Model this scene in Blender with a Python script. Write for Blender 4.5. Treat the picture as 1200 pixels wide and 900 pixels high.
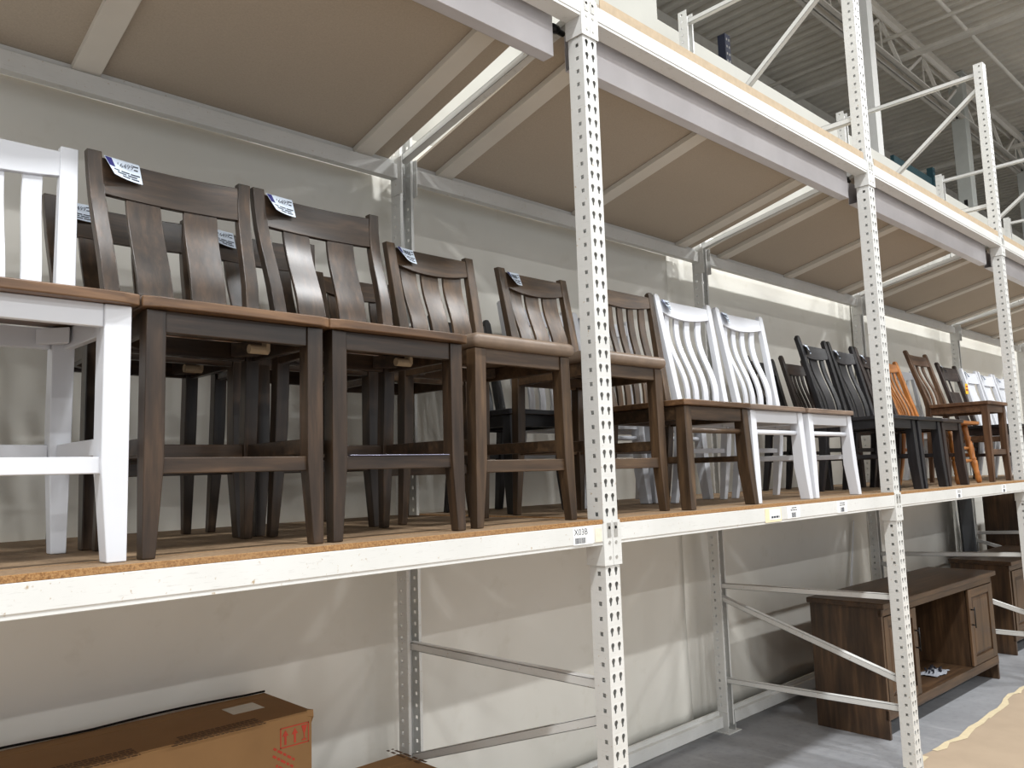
import bpy, bmesh, math, random
from mathutils import Vector, Matrix
random.seed(7)
for o in list(bpy.data.objects): bpy.data.objects.remove(o)
scene = bpy.context.scene
COL = scene.collection

# ------------------------------------------------------------------ camera, world, lamps, exposure
cam_d = bpy.data.cameras.new('camera'); cam = bpy.data.objects.new('camera', cam_d); COL.objects.link(cam)
cam_d.sensor_width = 36.0; cam_d.lens = 948.43 / 1200 * 36; cam_d.clip_start = .05; cam_d.clip_end = 300
RT = Vector((0.72531196, -0.68770898, -0.03128753)); UP = Vector((-0.05405818, -0.1022042, 0.99329352)); FW = Vector((0.68629459, 0.71875633, 0.11130622))
m3 = Matrix((RT, UP, -FW)).transposed()
cam.matrix_world = Matrix.Translation((-2.21409683, -1.84328835, 1.69069894)) @ m3.to_4x4()
scene.camera = cam

world = bpy.data.worlds.new('warehouse_air'); scene.world = world; world.use_nodes = True
bg = world.node_tree.nodes['Background']; bg.inputs[0].default_value = (.94, .97, 1.0, 1); bg.inputs[1].default_value = .54

scene.view_settings.view_transform = 'Standard'; scene.view_settings.look = 'None'
scene.view_settings.gamma = 1.0; scene.view_settings.use_curve_mapping = False
scene.view_settings.exposure = 0.38

LAMP_Z = 8.0
def lamp_row(y, xs, power):
    for x in xs:
        ld = bpy.data.lights.new('high_bay_lamp', 'AREA'); ld.shape = 'RECTANGLE'; ld.size = .6; ld.size_y = .35
        ld.energy = power; ld.color = (.975, .99, 1.0)
        lo = bpy.data.objects.new('high_bay_lamp', ld); lo.location = (x, y, LAMP_Z); COL.objects.link(lo)
lamp_row(-3.0, [-9.4, -5.0, -.6, 3.8, 8.2, 12.6], 240)
lamp_row(-10.3, [-9.5, -4.6, .35, 5.3, 10.2, 15.1], 180)
lamp_row(-17.6, [-9.5, -4.6, .35, 5.3, 10.2], 240)

# ------------------------------------------------------------------ materials
def lin(c):
    return tuple(((v/255)/12.92 if v/255 <= .04045 else ((v/255+.055)/1.055)**2.4) for v in c) + (1,)
MATS = {}
def new_mat(name, rough=.5, metal=0.0, spec=.5):
    m = bpy.data.materials.new(name); m.use_nodes = True; nt = m.node_tree
    b = nt.nodes['Principled BSDF']; b.inputs['Roughness'].default_value = rough; b.inputs['Metallic'].default_value = metal
    b.inputs['Specular IOR Level'].default_value = spec
    MATS[name] = m
    return m, nt, b
def coords(nt, scale, kind='Object', rnd=True):
    tc = nt.nodes.new('ShaderNodeTexCoord'); mp = nt.nodes.new('ShaderNodeMapping')
    nt.links.new(tc.outputs[kind], mp.inputs[0]); mp.inputs['Scale'].default_value = scale
    if rnd:
        oi = nt.nodes.new('ShaderNodeObjectInfo'); mu = nt.nodes.new('ShaderNodeMath'); mu.operation = 'MULTIPLY'; mu.inputs[1].default_value = 37.0
        nt.links.new(oi.outputs['Random'], mu.inputs[0]); nt.links.new(mu.outputs[0], mp.inputs['Location'])
    return mp.outputs[0]
def ramp(nt, fac, stops):
    r = nt.nodes.new('ShaderNodeValToRGB'); nt.links.new(fac, r.inputs[0]); e = r.color_ramp.elements
    while len(e) < len(stops): e.new(.5)
    for el, (p, c) in zip(e, stops): el.position = p; el.color = c
    return r.outputs[0]
def noise(nt, vec, scale, detail=4, rough=.55):
    n = nt.nodes.new('ShaderNodeTexNoise'); nt.links.new(vec, n.inputs['Vector']); n.inputs['Scale'].default_value = scale
    n.inputs['Detail'].default_value = detail; n.inputs['Roughness'].default_value = rough
    return n.outputs['Fac']
def bump(nt, b, h, strength=.2, dist=.005):
    bp = nt.nodes.new('ShaderNodeBump'); bp.inputs['Strength'].default_value = strength; bp.inputs['Distance'].default_value = dist
    nt.links.new(h, bp.inputs['Height']); nt.links.new(bp.outputs[0], b.inputs['Normal'])
def mixc(nt, fac, a, b):
    m = nt.nodes.new('ShaderNodeMix'); m.data_type = 'RGBA'
    nt.links.new(fac, m.inputs[0])
    for s, v in ((6, a), (7, b)):
        if isinstance(v, tuple): m.inputs[s].default_value = v
        else: nt.links.new(v, m.inputs[s])
    return m.outputs[2]
def wood(name, dark, mid, light, rough=.36, axis='z', spec=.5, bp=.12, fine=1.0):
    m, nt, b = new_mat(name, rough, 0, spec)
    sc = {'z': (26, 26, 2.2), 'x': (2.2, 26, 26), 'y': (26, 2.2, 26)}[axis]
    v = coords(nt, tuple(s*fine for s in sc))
    n = noise(nt, v, 1.6, 6, .62)
    v2 = coords(nt, tuple(max(1.4, s*.12) for s in sc)); n2 = noise(nt, v2, 1.3, 3)
    c1 = ramp(nt, n, [(.28, lin(dark)), (.52, lin(mid)), (.78, lin(light))])
    c2 = ramp(nt, n2, [(.3, (.60, .60, .60, 1)), (.7, (1.28, 1.24, 1.2, 1))])
    mx = nt.nodes.new('ShaderNodeMix'); mx.data_type = 'RGBA'; mx.blend_type = 'MULTIPLY'; mx.inputs[0].default_value = 1
    nt.links.new(c1, mx.inputs[6]); nt.links.new(c2, mx.inputs[7]); nt.links.new(mx.outputs[2], b.inputs['Base Color'])
    bump(nt, b, n, bp, .002)
    return m
def plain(name, col, rough=.5, metal=0, spec=.5, var=.08, scale=6, bp=0, rnd=True):
    m, nt, b = new_mat(name, rough, metal, spec)
    v = coords(nt, (1, 1, 1), rnd=rnd); n = noise(nt, v, scale, 4)
    c = lin(col); d = tuple(x*(1-var) for x in c[:3])+(1,); l = tuple(min(1, x*(1+var)) for x in c[:3])+(1,)
    nt.links.new(ramp(nt, n, [(.3, d), (.7, l)]), b.inputs['Base Color'])
    if bp: bump(nt, b, n, bp, .003)
    return m
def emitless(name): return MATS[name]

# rack paint: off white with scuffs and rubbed spots
m, nt, b = new_mat('rack_paint', .42)
v = coords(nt, (1, 1, 1)); n1 = noise(nt, v, 3, 4); n2 = noise(nt, v, 60, 3, .7); v3 = coords(nt, (4, 4, 40)); n3 = noise(nt, v3, 5, 4, .7)
c = ramp(nt, n1, [(.3, lin((206, 206, 202))), (.7, lin((218, 218, 215)))])
f = ramp(nt, n2, [(.66, (0, 0, 0, 1)), (.73, (1, 1, 1, 1))]); g = ramp(nt, n3, [(.58, (0, 0, 0, 1)), (.76, (.75, .75, .75, 1))])
c = mixc(nt, f, c, lin((176, 158, 132))); c = mixc(nt, g, c, lin((182, 180, 174)))
nt.links.new(c, b.inputs['Base Color'])
plain('support_paint', (222, 217, 207), .6, var=.06, scale=3)
plain('channel_metal', (214, 211, 214), .32, .25, var=.07, scale=4)
plain('plate_steel', (180, 178, 172), .4, .5, var=.1, scale=20)
# deck hardboard
m, nt, b = new_mat('hardboard', .75, 0, .25)
v = coords(nt, (1, 1, 1)); n = noise(nt, v, 1.1, 3); n2 = noise(nt, v, 160, 2)
c = ramp(nt, n, [(.3, lin((188, 177, 161))), (.7, lin((200, 188, 172)))])
c2 = mixc(nt, n2, c, lin((172, 160, 145))); nt.links.new(c2, b.inputs['Base Color'])
plain('deck_edge', (176, 156, 128), .7, var=.1, scale=30)
# particle board shelf
m, nt, b = new_mat('particle_board', .7, 0, .3)
v = coords(nt, (1, 1, 1)); n = noise(nt, v, 190, 3, .8); n2 = noise(nt, v, 2.5, 3)
c = ramp(nt, n, [(.3, lin((104, 72, 42))), (.48, lin((146, 106, 64))), (.62, lin((174, 136, 90))), (.75, lin((124, 88, 52)))])
c = mixc(nt, ramp(nt, n2, [(.4, (0, 0, 0, 1)), (.75, (.5, .5, .5, 1))]), c, lin((150, 120, 88)))
nt.links.new(c, b.inputs['Base Color']); bump(nt, b, n, .25, .002)
# worn top of the particle board
m, nt, b = new_mat('board_top', .72, 0, .3)
v = coords(nt, (1, 1, 1)); n = noise(nt, v, 90, 3, .7); n2 = noise(nt, v, 3, 4)
c = ramp(nt, n, [(.3, lin((122, 100, 77))), (.6, lin((152, 128, 101)))])
c = mixc(nt, ramp(nt, n2, [(.4, (0, 0, 0, 1)), (.75, (.6, .6, .6, 1))]), c, lin((108, 86, 66)))
nt.links.new(c, b.inputs['Base Color'])
# concrete
m, nt, b = new_mat('concrete', .42, 0, .45)
v = coords(nt, (1, 1, 1), rnd=False); n = noise(nt, v, 1.2, 8, .6); n2 = noise(nt, v, 25, 4); v3 = coords(nt, (9, .9, 1), rnd=False); n3 = noise(nt, v3, 2, 5, .65)
c = ramp(nt, n, [(.3, lin((126, 127, 130))), (.7, lin((156, 157, 160)))])
c = mixc(nt, ramp(nt, n3, [(.55, (0, 0, 0, 1)), (.75, (.55, .55, .55, 1))]), c, lin((178, 178, 180)))
c = mixc(nt, ramp(nt, n2, [(.5, (0, 0, 0, 1)), (.8, (.35, .35, .35, 1))]), c, lin((96, 96, 98)))
nt.links.new(c, b.inputs['Base Color']); bump(nt, b, n2, .06, .002)
# wall sheeting
m, nt, b = new_mat('wall_sheet', .55, 0, .3)
v = coords(nt, (1, 1, 1), rnd=False); n = noise(nt, v, .9, 5); n2 = noise(nt, v, 7, 5, .6); v3 = coords(nt, (2.2, 2.2, .35), rnd=False); n3 = noise(nt, v3, 1.8, 5, .55)
c = ramp(nt, n, [(.3, lin((226, 223, 213))), (.7, lin((238, 236, 228)))])
c = mixc(nt, ramp(nt, n2, [(.6, (0, 0, 0, 1)), (.85, (.3, .3, .3, 1))]), c, lin((190, 182, 160)))
nt.links.new(c, b.inputs['Base Color']); bump(nt, b, n3, .10, .015)
plain('wall_board', (188, 187, 179), .7, var=.04, scale=2, rnd=False)
plain('roof_steel', (226, 220, 208), .6, .0, var=.08, scale=1.5, rnd=False)
plain('truss_paint', (228, 223, 213), .6, var=.06)
plain('column_paint', (186, 188, 182), .6, var=.05)
plain('blue_rack', (44, 48, 66), .5); plain('teal_rack', (24, 62, 70), .5)
plain('dark_hole', (22, 22, 22), .9, var=0)
# chair woods
for ax in 'zx':
    wood('walnut_'+ax, (34, 26, 20), (58, 45, 34), (90, 69, 51), .30, ax)
    wood('brown_'+ax, (48, 37, 27), (76, 59, 43), (106, 84, 61), .34, ax)
    wood('tobacco_'+ax, (60, 42, 30), (90, 66, 48), (118, 90, 66), .36, ax)
    wood('oak_'+ax, (122, 74, 32), (166, 106, 52), (192, 136, 78), .3, ax)
    wood('espresso_'+ax, (34, 27, 26), (52, 42, 39), (70, 58, 53), .32, ax, bp=.06)
    wood('ebony_'+ax, (22, 21, 23), (34, 33, 36), (48, 47, 50), .32, ax, bp=.05)
    wood('cherry_'+ax, (44, 31, 21), (71, 52, 35), (100, 76, 53), .38, ax, fine=.7)
wood('seat_walnut', (68, 49, 34), (102, 76, 53), (132, 102, 73), .34, 'x')
wood('seat_gray', (94, 78, 66), (124, 106, 92), (150, 132, 116), .4, 'x')
plain('white_paint', (214, 216, 221), .3, var=.02, scale=5)
plain('leather', (118, 101, 86), .38, var=.12, scale=24, bp=.1)
plain('leather_dark', (70, 56, 50), .4, var=.1, scale=24, bp=.1)
plain('tag_paper', (212, 224, 238), .5, var=.03); plain('ink_navy', (34, 36, 110), .5, var=.05); plain('ink_dark', (44, 50, 64), .6, var=.05)
plain('tag_yellow', (244, 196, 40), .5, var=.05); plain('label_cream', (234, 218, 182), .5, var=.05); plain('tag_faded', (222, 214, 196), .6, var=.1, scale=60); plain('label_white', (240, 240, 238), .5, var=.02)
plain('ink_red', (178, 58, 36), .7, var=.1); plain('ink_brown', (84, 58, 34), .8, var=.1)
plain('cardboard', (140, 107, 71), .8, spec=.2, var=.05, scale=8); plain('cardboard_tape', (190, 182, 166), .25, var=.08)
plain('kraft', (168, 150, 129), .8, spec=.2, var=.05, scale=5); plain('tape_yellow', (208, 193, 160), .6, var=.08, scale=20)
plain('black_metal', (26, 26, 27), .4, .6, var=.05); plain('steel_trim', (170, 170, 190), .25, .85, var=.05)
plain('clear_bag', (150, 153, 160), .25, var=.15, scale=60); plain('hardware_dark', (50, 50, 58), .4, .6)
plain('dark_board', (58, 60, 62), .7)
plain('pale_gloss', (226, 228, 230), .2, var=.1)
M = MATS

# ------------------------------------------------------------------ mesh helpers
class MB:
    def __init__(s): s.v = []; s.f = []
    def add(s, vs, fs):
        k = len(s.v); s.v += [tuple(p) for p in vs]; s.f += [tuple(i+k for i in q) for q in fs]; return s
    def box(s, x0, x1, y0, y1, z0, z1):
        return s.hexa([(x0,y0,z0),(x1,y0,z0),(x1,y1,z0),(x0,y1,z0),(x0,y0,z1),(x1,y0,z1),(x1,y1,z1),(x0,y1,z1)])
    def hexa(s, p):
        return s.add(p, [(3,2,1,0),(4,5,6,7),(0,1,5,4),(1,2,6,5),(2,3,7,6),(3,0,4,7)])
    def rings(s, rs, cap=True):
        n = len(rs[0]); k = len(s.v)
        for r in rs: s.v += [tuple(p) for p in r]
        for i in range(len(rs)-1):
            for j in range(n):
                a = k+i*n+j; b_ = k+i*n+(j+1) % n; s.f.append((a, b_, b_+n, a+n))
        if cap:
            s.f.append(tuple(k+j for j in range(n-1, -1, -1))); q = k+(len(rs)-1)*n; s.f.append(tuple(q+j for j in range(n)))
        return s
    def tube(s, p, q, r, n=10, r2=None):
        p = Vector(p); q = Vector(q); d = (q-p).normalized(); a = d.orthogonal().normalized(); b_ = d.cross(a); r2 = r if r2 is None else r2
        R = lambda c, rr: [c+a*(rr*math.cos(2*math.pi*i/n))+b_*(rr*math.sin(2*math.pi*i/n)) for i in range(n)]
        return s.rings([R(p, r), R(q, r2)])
    def lathe(s, p, q, prof, n=12):
        p = Vector(p); q = Vector(q); d = (q-p).normalized(); a = d.orthogonal().normalized(); b_ = d.cross(a)
        return s.rings([[p.lerp(q, t)+a*(r*math.cos(2*math.pi*i/n))+b_*(r*math.sin(2*math.pi*i/n)) for i in range(n)] for t, r in prof])
    def bar(s, p, q, w, h, up=(0, 0, 1)):
        p = Vector(p); q = Vector(q); d = (q-p).normalized(); sd = d.cross(Vector(up)).normalized(); u = sd.cross(d)
        R = lambda c: [c+sd*(w/2*i)+u*(h/2*j) for i, j in ((-1,-1),(1,-1),(1,1),(-1,1))]
        return s.rings([R(p), R(q)])
    def plate(s, xs, zlo, zhi, nz, yc, th):
        # curved board: front and back skins over x (list) and z, y centre yc(x,z), thickness th(z)
        k = len(s.v); nx = len(xs)
        for side in (-1, 1):
            for x in xs:
                for j in range(nz+1):
                    z = zlo(x)+(zhi(x)-zlo(x))*j/nz; s.v.append((x, yc(x, z)+side*th(z)/2, z))
        idx = lambda sd, i, j: k+sd*nx*(nz+1)+i*(nz+1)+j
        for i in range(nx-1):
            for j in range(nz):
                s.f.append((idx(0,i,j), idx(0,i+1,j), idx(0,i+1,j+1), idx(0,i,j+1)))
                s.f.append((idx(1,i,j+1), idx(1,i+1,j+1), idx(1,i+1,j), idx(1,i,j)))
        for i in range(nx-1):
            s.f.append((idx(1,i,0), idx(1,i+1,0), idx(0,i+1,0), idx(0,i,0))); s.f.append((idx(0,i,nz), idx(0,i+1,nz), idx(1,i+1,nz), idx(1,i,nz)))
        for j in range(nz):
            s.f.append((idx(0,0,j), idx(0,0,j+1), idx(1,0,j+1), idx(1,0,j))); s.f.append((idx(1,nx-1,j), idx(1,nx-1,j+1), idx(0,nx-1,j+1), idx(0,nx-1,j)))
        return s
    def prism(s, pts, y0, y1):      # outline in x,z
        n = len(pts); return s.rings([[(x, y0, z) for x, z in pts], [(x, y1, z) for x, z in pts]])
    def prism_x(s, pts, x0, x1):    # outline in y,z
        return s.rings([[(x0, y, z) for y, z in pts], [(x1, y, z) for y, z in pts]])
    def mesh(s, name, mat, smooth=False, mat2=None, mat2test=None, angle=None):
        me = bpy.data.meshes.new(name); me.from_pydata(s.v, [], s.f); me.materials.append(M[mat])
        bm = bmesh.new(); bm.from_mesh(me); bmesh.ops.recalc_face_normals(bm, faces=bm.faces); bm.to_mesh(me); bm.free()
        if mat2:
            me.materials.append(M[mat2])
            for p in me.polygons:
                if mat2test(p): p.material_index = 1
        if smooth:
            me.polygons.foreach_set('use_smooth', [True]*len(me.polygons))
        if angle:
            me.polygons.foreach_set('use_smooth', [True]*len(me.polygons)); me.set_sharp_from_angle(angle=math.radians(angle))
        return me
def link(name, me, parent=None, bevel=0, seg=2):
    o = bpy.data.objects.new(name, me); COL.objects.link(o)
    if parent: o.parent = parent
    if bevel:
        md = o.modifiers.new('edge', 'BEVEL'); md.width = bevel; md.segments = seg; md.limit_method = 'ANGLE'; md.angle_limit = math.radians(40); md.harden_normals = True
    return o
def tag(o, label, cat, group=None, kind=None):
    o['label'] = label
    if cat: o['category'] = cat
    if group: o['group'] = group
    if kind: o['kind'] = kind
    return o
def empty(name, loc=(0, 0, 0), rz=0):
    o = bpy.data.objects.new(name, None); o.empty_display_size = .1; COL.objects.link(o); o.location = loc; o.rotation_euler = (0, 0, rz); return o
def part(name, mb, mat, parent, bevel=0, seg=2, smooth=False, label=None):
    o = link(name, mb.mesh(name, mat, smooth), parent, bevel, seg)
    if label: o['label'] = label
    return o
FONT_CACHE = {}
def text_mesh(txt, size, mat, align='CENTER'):
    key = (txt, size, mat)
    if key in FONT_CACHE: return FONT_CACHE[key]
    cu = bpy.data.curves.new('lettering', 'FONT'); cu.body = txt; cu.size = size; cu.align_x = align; cu.align_y = 'CENTER'; cu.resolution_u = 2
    ob = bpy.data.objects.new('lettering', cu); COL.objects.link(ob)
    dg = bpy.context.evaluated_depsgraph_get(); me = bpy.data.meshes.new_from_object(ob.evaluated_get(dg))
    bpy.data.objects.remove(ob); me.materials.clear(); me.materials.append(M[mat]); FONT_CACHE[key] = me
    return me

# ------------------------------------------------------------------ the setting
PITCH = .0508; BAY = 2.504; FD = 1.2248; HOLE0 = 1.54; FH = 4.877
S = 1.527                       # top of the lower shelf boards
WALL = 1.36

fl = link('floor', MB().box(-14, 45, -24, 14, -.1, 0).mesh('floor', 'concrete')); tag(fl, 'smooth grey concrete warehouse floor', None, kind='structure')

# back wall: hung sheeting (wavy) in panels, boarded above
wl = link('wall_back', MB().box(2.45, 34, WALL+.03, WALL+.06, 0, 4.95).box(-6, 2.45, WALL+.03, WALL+.06, 0, 6.4).mesh('wall_back', 'wall_board')); tag(wl, 'off white partition wall behind the racking', None, kind='structure')
def sheet(x0, x1, y, seed, z0=.06, z1=3.4):
    rnd = random.Random(seed); nx = int((x1-x0)/.06); nz = 44; mb = MB(); ph = [rnd.uniform(0, 6.28) for _ in range(8)]
    def dy(x, z):
        a = .005*math.sin(2.1*x+ph[0]+.5*z)+.004*math.sin(5.3*x+ph[1]-.8*z)+.0025*math.sin(11*x+3.1*z+ph[2])+.003*math.sin(1.1*z+ph[3]+x*.7)
        a *= max(.12, min(1, (2.9-z)/1.2))
        low = max(0, 1-z/1.1)
        a += low*(.009*math.sin(9*x+ph[4]+1.5*z)+.006*math.sin(17*x-4*z+ph[5]))
        return a
    for i in range(nx+1):
        x = x0+(x1-x0)*i/nx
        for j in range(nz+1):
            z = z0+(z1-z0)*j/nz; mb.v.append((x, y+dy(x, z), z))
    for i in range(nx):
        for j in range(nz):
            a = i*(nz+1)+j; mb.f.append((a, a+nz+1, a+nz+2, a+1))
    o = link('wall_sheet', mb.mesh('wall_sheet', 'wall_sheet', True), wl)
    sd = o.modifiers.new('skin', 'SOLIDIFY'); sd.thickness = .0015
for (xa, za, xb, zb, w_) in ((7.47, 1.14, 7.53, .45, .04), (4.91, 1.2, 4.69, .6, .05)):  # thin pale strips set just in front of the wall sheeting
    part('pale_strip', MB().hexa([(xa, WALL-.03, za), (xa+w_*.4, WALL-.03, za), (xa+w_*.4, WALL-.028, za), (xa, WALL-.028, za), (xb, WALL-.05, zb), (xb+w_, WALL-.05, zb), (xb+w_, WALL-.047, zb), (xb, WALL-.047, zb)]), 'pale_gloss', wl)
sheet(-4.2, 2.33, WALL-.018, 1); sheet(2.28, 5.3, WALL+.004, 2); sheet(5.25, 12, WALL-.01, 3)

# ceiling: ribbed roof deck, ribs run front to back
mb = MB(); CZ = 8.8; x = -8.0; prof = []
while x < 44:
    prof += [(x, CZ), (x+.09, CZ), (x+.11, CZ+.075), (x+.22, CZ+.075), (x+.24, CZ)]; x += .24
n = len(prof); mb.v = [(a, -22, z) for a, z in prof]+[(a, 14, z) for a, z in prof]
mb.f = [(i, i+n, i+1+n, i+1) for i in range(n-1)]
ce = link('ceiling', mb.mesh('ceiling', 'roof_steel')); tag(ce, 'ribbed grey steel roof deck', None, kind='structure')
# far wall with horizontal siding
mb = MB(); z = 0.0; prof = []
while z < 8.7:
    prof += [(z, 0), (z+.16, 0), (z+.2, -.05), (z+.34, -.05), (z+.38, 0)]; z += .38
n = len(prof); mb.v = [(36+d, -22, a) for a, d in prof]+[(36+d, 14, a) for a, d in prof]
mb.f = [(i, i+1, i+1+n, i+n) for i in range(n-1)]
fw = link('wall_far', mb.mesh('wall_far', 'roof_steel')); tag(fw, 'far end wall of horizontal ribbed siding', None, kind='structure')
bw = link('wall_rear', MB().box(-8, 36, 9.0, 9.1, 0, 8.8).mesh('wall_rear', 'roof_steel')); tag(bw, 'rear outer wall of the warehouse', None, kind='structure')

# roof girder along the racks with web members
def girder(y, x0, x1, zb, zt, step, label):
    g = empty('roof_girder', (x0, y, zb)); tag(g, label, 'girder')
    for z, nm in ((zt, 'top_chord'), (zb, 'bottom_chord')):
        for sd in (-1, 1):
            part(nm, MB().box(0, x1-x0, sd*.05-.012, sd*.05+.012, z-zb-.06, z-zb+.06), 'truss_paint', g)
            part(nm, MB().box(0, x1-x0, min(sd*.05, sd*.13), max(sd*.05, sd*.13), z-zb+(.05 if z == zt else -.06), z-zb+(.06 if z == zt else -.05)), 'truss_paint', g)
    h = zt-zb; k = 0; x = .4
    me_a = MB().bar((0, 0, 0), (step/2, 0, h), .05, .05, (0, 1, 0)).mesh('web_member', 'truss_paint')
    me_b = MB().bar((0, 0, h), (step/2, 0, 0), .05, .05, (0, 1, 0)).mesh('web_member', 'truss_paint')
    me_c = MB().bar((0, 0, 0), (0, 0, h), .022, .022, (0, 1, 0)).mesh('web_rod', 'truss_paint')
    while x+step < x1-x0:
        for me, dx in ((me_a, 0), (me_b, step/2), (me_c, step/2)):
            o = link(me.name.split('.')[0], me, g); o.location = (x+dx, 0, 0)
        x += step; k += 1
girder(2.7, 2.0, 34.0, 7.95, 8.56, 1.75, 'open web steel roof girder resting on the grey slotted columns')
o = link('roof_beam', MB().box(2, 34, 5.02, 5.1, 8.62, 8.79).mesh('roof_beam', 'truss_paint')); tag(o, 'long steel roof beam under the ribbed deck beyond the partition', 'beam')
o = link('sprinkler_pipe', MB().tube((10.5, -8, 8.3), (10.5, 8, 8.3), .03).mesh('sprinkler_pipe', 'truss_paint', True)); tag(o, 'thin round pipe crossing under the roof deck', 'pipe')
o = link('roof_joist', MB().box(11.24, 11.36, -8, 8, 8.27, 8.33).mesh('roof_joist', 'truss_paint')); tag(o, 'flat steel joist crossing under the roof deck beside a thin pipe', 'joist')
o = link('sprinkler_pipe', MB().tube((7.6, 1.785, 8.35), (30, 1.785, 8.35), .03).mesh('sprinkler_pipe', 'truss_paint', True)); tag(o, 'thin pipe running lengthwise under the roof parallel to the girder', 'pipe')
o = link('sprinkler_pipe', MB().tube((14.6, -8, 8.3), (14.6, 8, 8.3), .035).mesh('sprinkler_pipe', 'truss_paint', True)); tag(o, 'pipe under the roof passing behind the slotted column head', 'pipe')
o = link('roof_joist', MB().box(17.2, 17.32, -8, 8, 8.3, 8.38).mesh('roof_joist', 'truss_paint')); tag(o, 'steel joist under the roof deck nearer the far siding', 'joist')
def column(x, y, w, label):
    c = empty('steel_column', (x, y, 0)); tag(c, label, 'column', 'slotted columns')
    part('shaft', MB().box(-w/2, w/2, -w/2, w/2, 0, 8.72), 'column_paint', c, .012)
    part('cap_plate', MB().box(-w*.8, w*.8, -w*.7, w*.7, 8.72, 8.76), 'column_paint', c)
    me = MB().box(-w/2-.004, -w/2+.004, -.03, .03, -.08, .08).mesh('slot', 'dark_hole')
    for z in (4.6, 6.3, 8.0):
        o = link('slot', me, c, .003); o.location = (0, 0, z)
column(13.75, 2.7, .24, 'grey steel column with long slots under the roof girder')
column(17.85, 2.7, .26, 'second grey slotted column farther along the roof girder')
pp = link('white_post', MB().box(7.27, 7.43, 1.74, 1.84, 0, 8.78).mesh('white_post', 'rack_paint')); tag(pp, 'tall white channel post rising behind the partition wall', 'post')

# ------------------------------------------------------------------ punched uprights (real holes)
def punched_plate(w, rects, h=PITCH):
    """triangles of one cell 0..w x 0..h with hole outlines cut out"""
    bm = bmesh.new(); es = []
    def loop(pts):
        vs = [bm.verts.new((a, b_, 0)) for a, b_ in pts]
        for i in range(len(vs)): es.append(bm.edges.new((vs[i], vs[(i+1) % len(vs)])))
    loop([(0, 0), (w, 0), (w, h), (0, h)])
    for r in rects: loop(r)
    bmesh.ops.triangle_fill(bm, use_beauty=True, use_dissolve=False, edges=es)
    bm.verts.index_update(); vs = [v.co.to_tuple()[:2] for v in bm.verts]; fs = [tuple(v.index for v in f_.verts) for f_ in bm.faces]; bm.free()
    return vs, fs
def tear(cx, cz, r=.0096, drop=.0175):
    top = [(cx+r*math.cos(a), cz+.004+r*math.sin(a)) for a in [math.radians(d) for d in (-42, 0, 45, 90, 135, 180, 222)]]
    return top+[(cx-.0048, cz-.0065), (cx-.0042, cz-drop+.003), (cx, cz-drop), (cx+.0042, cz-drop+.003), (cx+.0048, cz-.0065)]
def sq(cx, cz, a=.0072): return [(cx-a, cz-a), (cx+a, cz-a), (cx+a, cz+a), (cx-a, cz+a)]
def upright_mesh(LIP):
    W = .076; DP = .070; z_off = (HOLE0 % PITCH)     # side holes at HOLE0 + n*PITCH
    web, wf = punched_plate(W, [tear(W/2-.0174, .0330), tear(W/2+.0174, .0330)])
    sid, sf = punched_plate(DP, [sq(.028, .0254)])
    # teardrop sits .012 above the side hole row
    bm = bmesh.new(); N = int(FH/PITCH)
    base = z_off-.0254
    def put(vs, fs, fn, dz):
        for k in range(N):
            z0 = base+dz+k*PITCH
            if z0 < -.001 or z0 > FH: continue
            bv = [bm.verts.new(fn(a, b_+z0)) for a, b_ in vs]
            for f_ in fs:
                try: bm.faces.new([bv[i] for i in f_])
                except ValueError: pass
    dz = 0 if base > 0 else PITCH
    put(web, wf, lambda a, z: (a-W/2, 0, z), dz)
    put(sid, sf, lambda a, z: (-W/2, a, z), dz); put(sid, sf, lambda a, z: (W/2, a, z), dz)
    bmesh.ops.remove_doubles(bm, verts=bm.verts, dist=.0002)
    # inward lips of the channel; front posts get wide ones to darken their holes
    zt = base+dz+(N-1)*PITCH
    for sg in (-1, 1):
        q = [bm.verts.new(p) for p in ((sg*W/2, DP, base+dz), (sg*(W/2-LIP), DP, base+dz), (sg*(W/2-LIP), DP, zt), (sg*W/2, DP, zt))]; bm.faces.new(q)
    bmesh.ops.recalc_face_normals(bm, faces=bm.faces)
    me = bpy.data.meshes.new('upright_post'); bm.to_mesh(me); bm.free(); me.materials.append(M['rack_paint']); return me
UPM = upright_mesh(.036); UPR = upright_mesh(.014)  # front lips widened to nearly close the back, so the inside goes dark
def frame(x, label, braces, rear_only=False):
    fr = empty('pallet_rack_upright', (x, 0, 0)); tag(fr, label, 'rack frame', 'upright frames of the racking')
    for rear in (0, 1):
        u = link('upright_post', UPR if rear else UPM, fr); u.location = (0, 0, .004)
        if rear: u.location = (0, FD, .004); u.rotation_euler = (0, 0, math.pi)
        sd = u.modifiers.new('gauge', 'SOLIDIFY'); sd.thickness = .0022; sd.offset = 0
        y = .035 if not rear else FD-.035
        part('foot_plate', MB().box(-.06, .09, y-.055, y+.055, 0, .006).box(.041, .045, y-.04, y+.04, .006, .12), 'rack_paint', fr, .001, 1)
    for (y0, z0, y1, z1) in braces:
        # open channel section brace, flanges up
        p = Vector((0, y0, z0)); q = Vector((0, y1, z1)); d = (q-p).normalized(); u = Vector((1, 0, 0)).cross(d).normalized()
        if u.z < 0: u = -u
        mb = MB()
        for (a0, a1, b0, b1) in ((-.019, -.017, -.016, .016), (-.019, .019, -.016, -.014), (-.019, .019, .014, .016)):
            R = lambda c: [c+Vector((a, 0, 0))+u*b_ for a, b_ in ((a0, b0), (a1, b0), (a1, b1), (a0, b1))]
            mb.rings([R(p), R(q)])
        part('brace', mb, 'rack_paint', fr)
    return fr
YF, YR = .045, FD-.045
lowA = [(YF, .96, YR, .95), (YF, .85, YR, .47), (YF, .30, YR, .30)]
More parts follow.
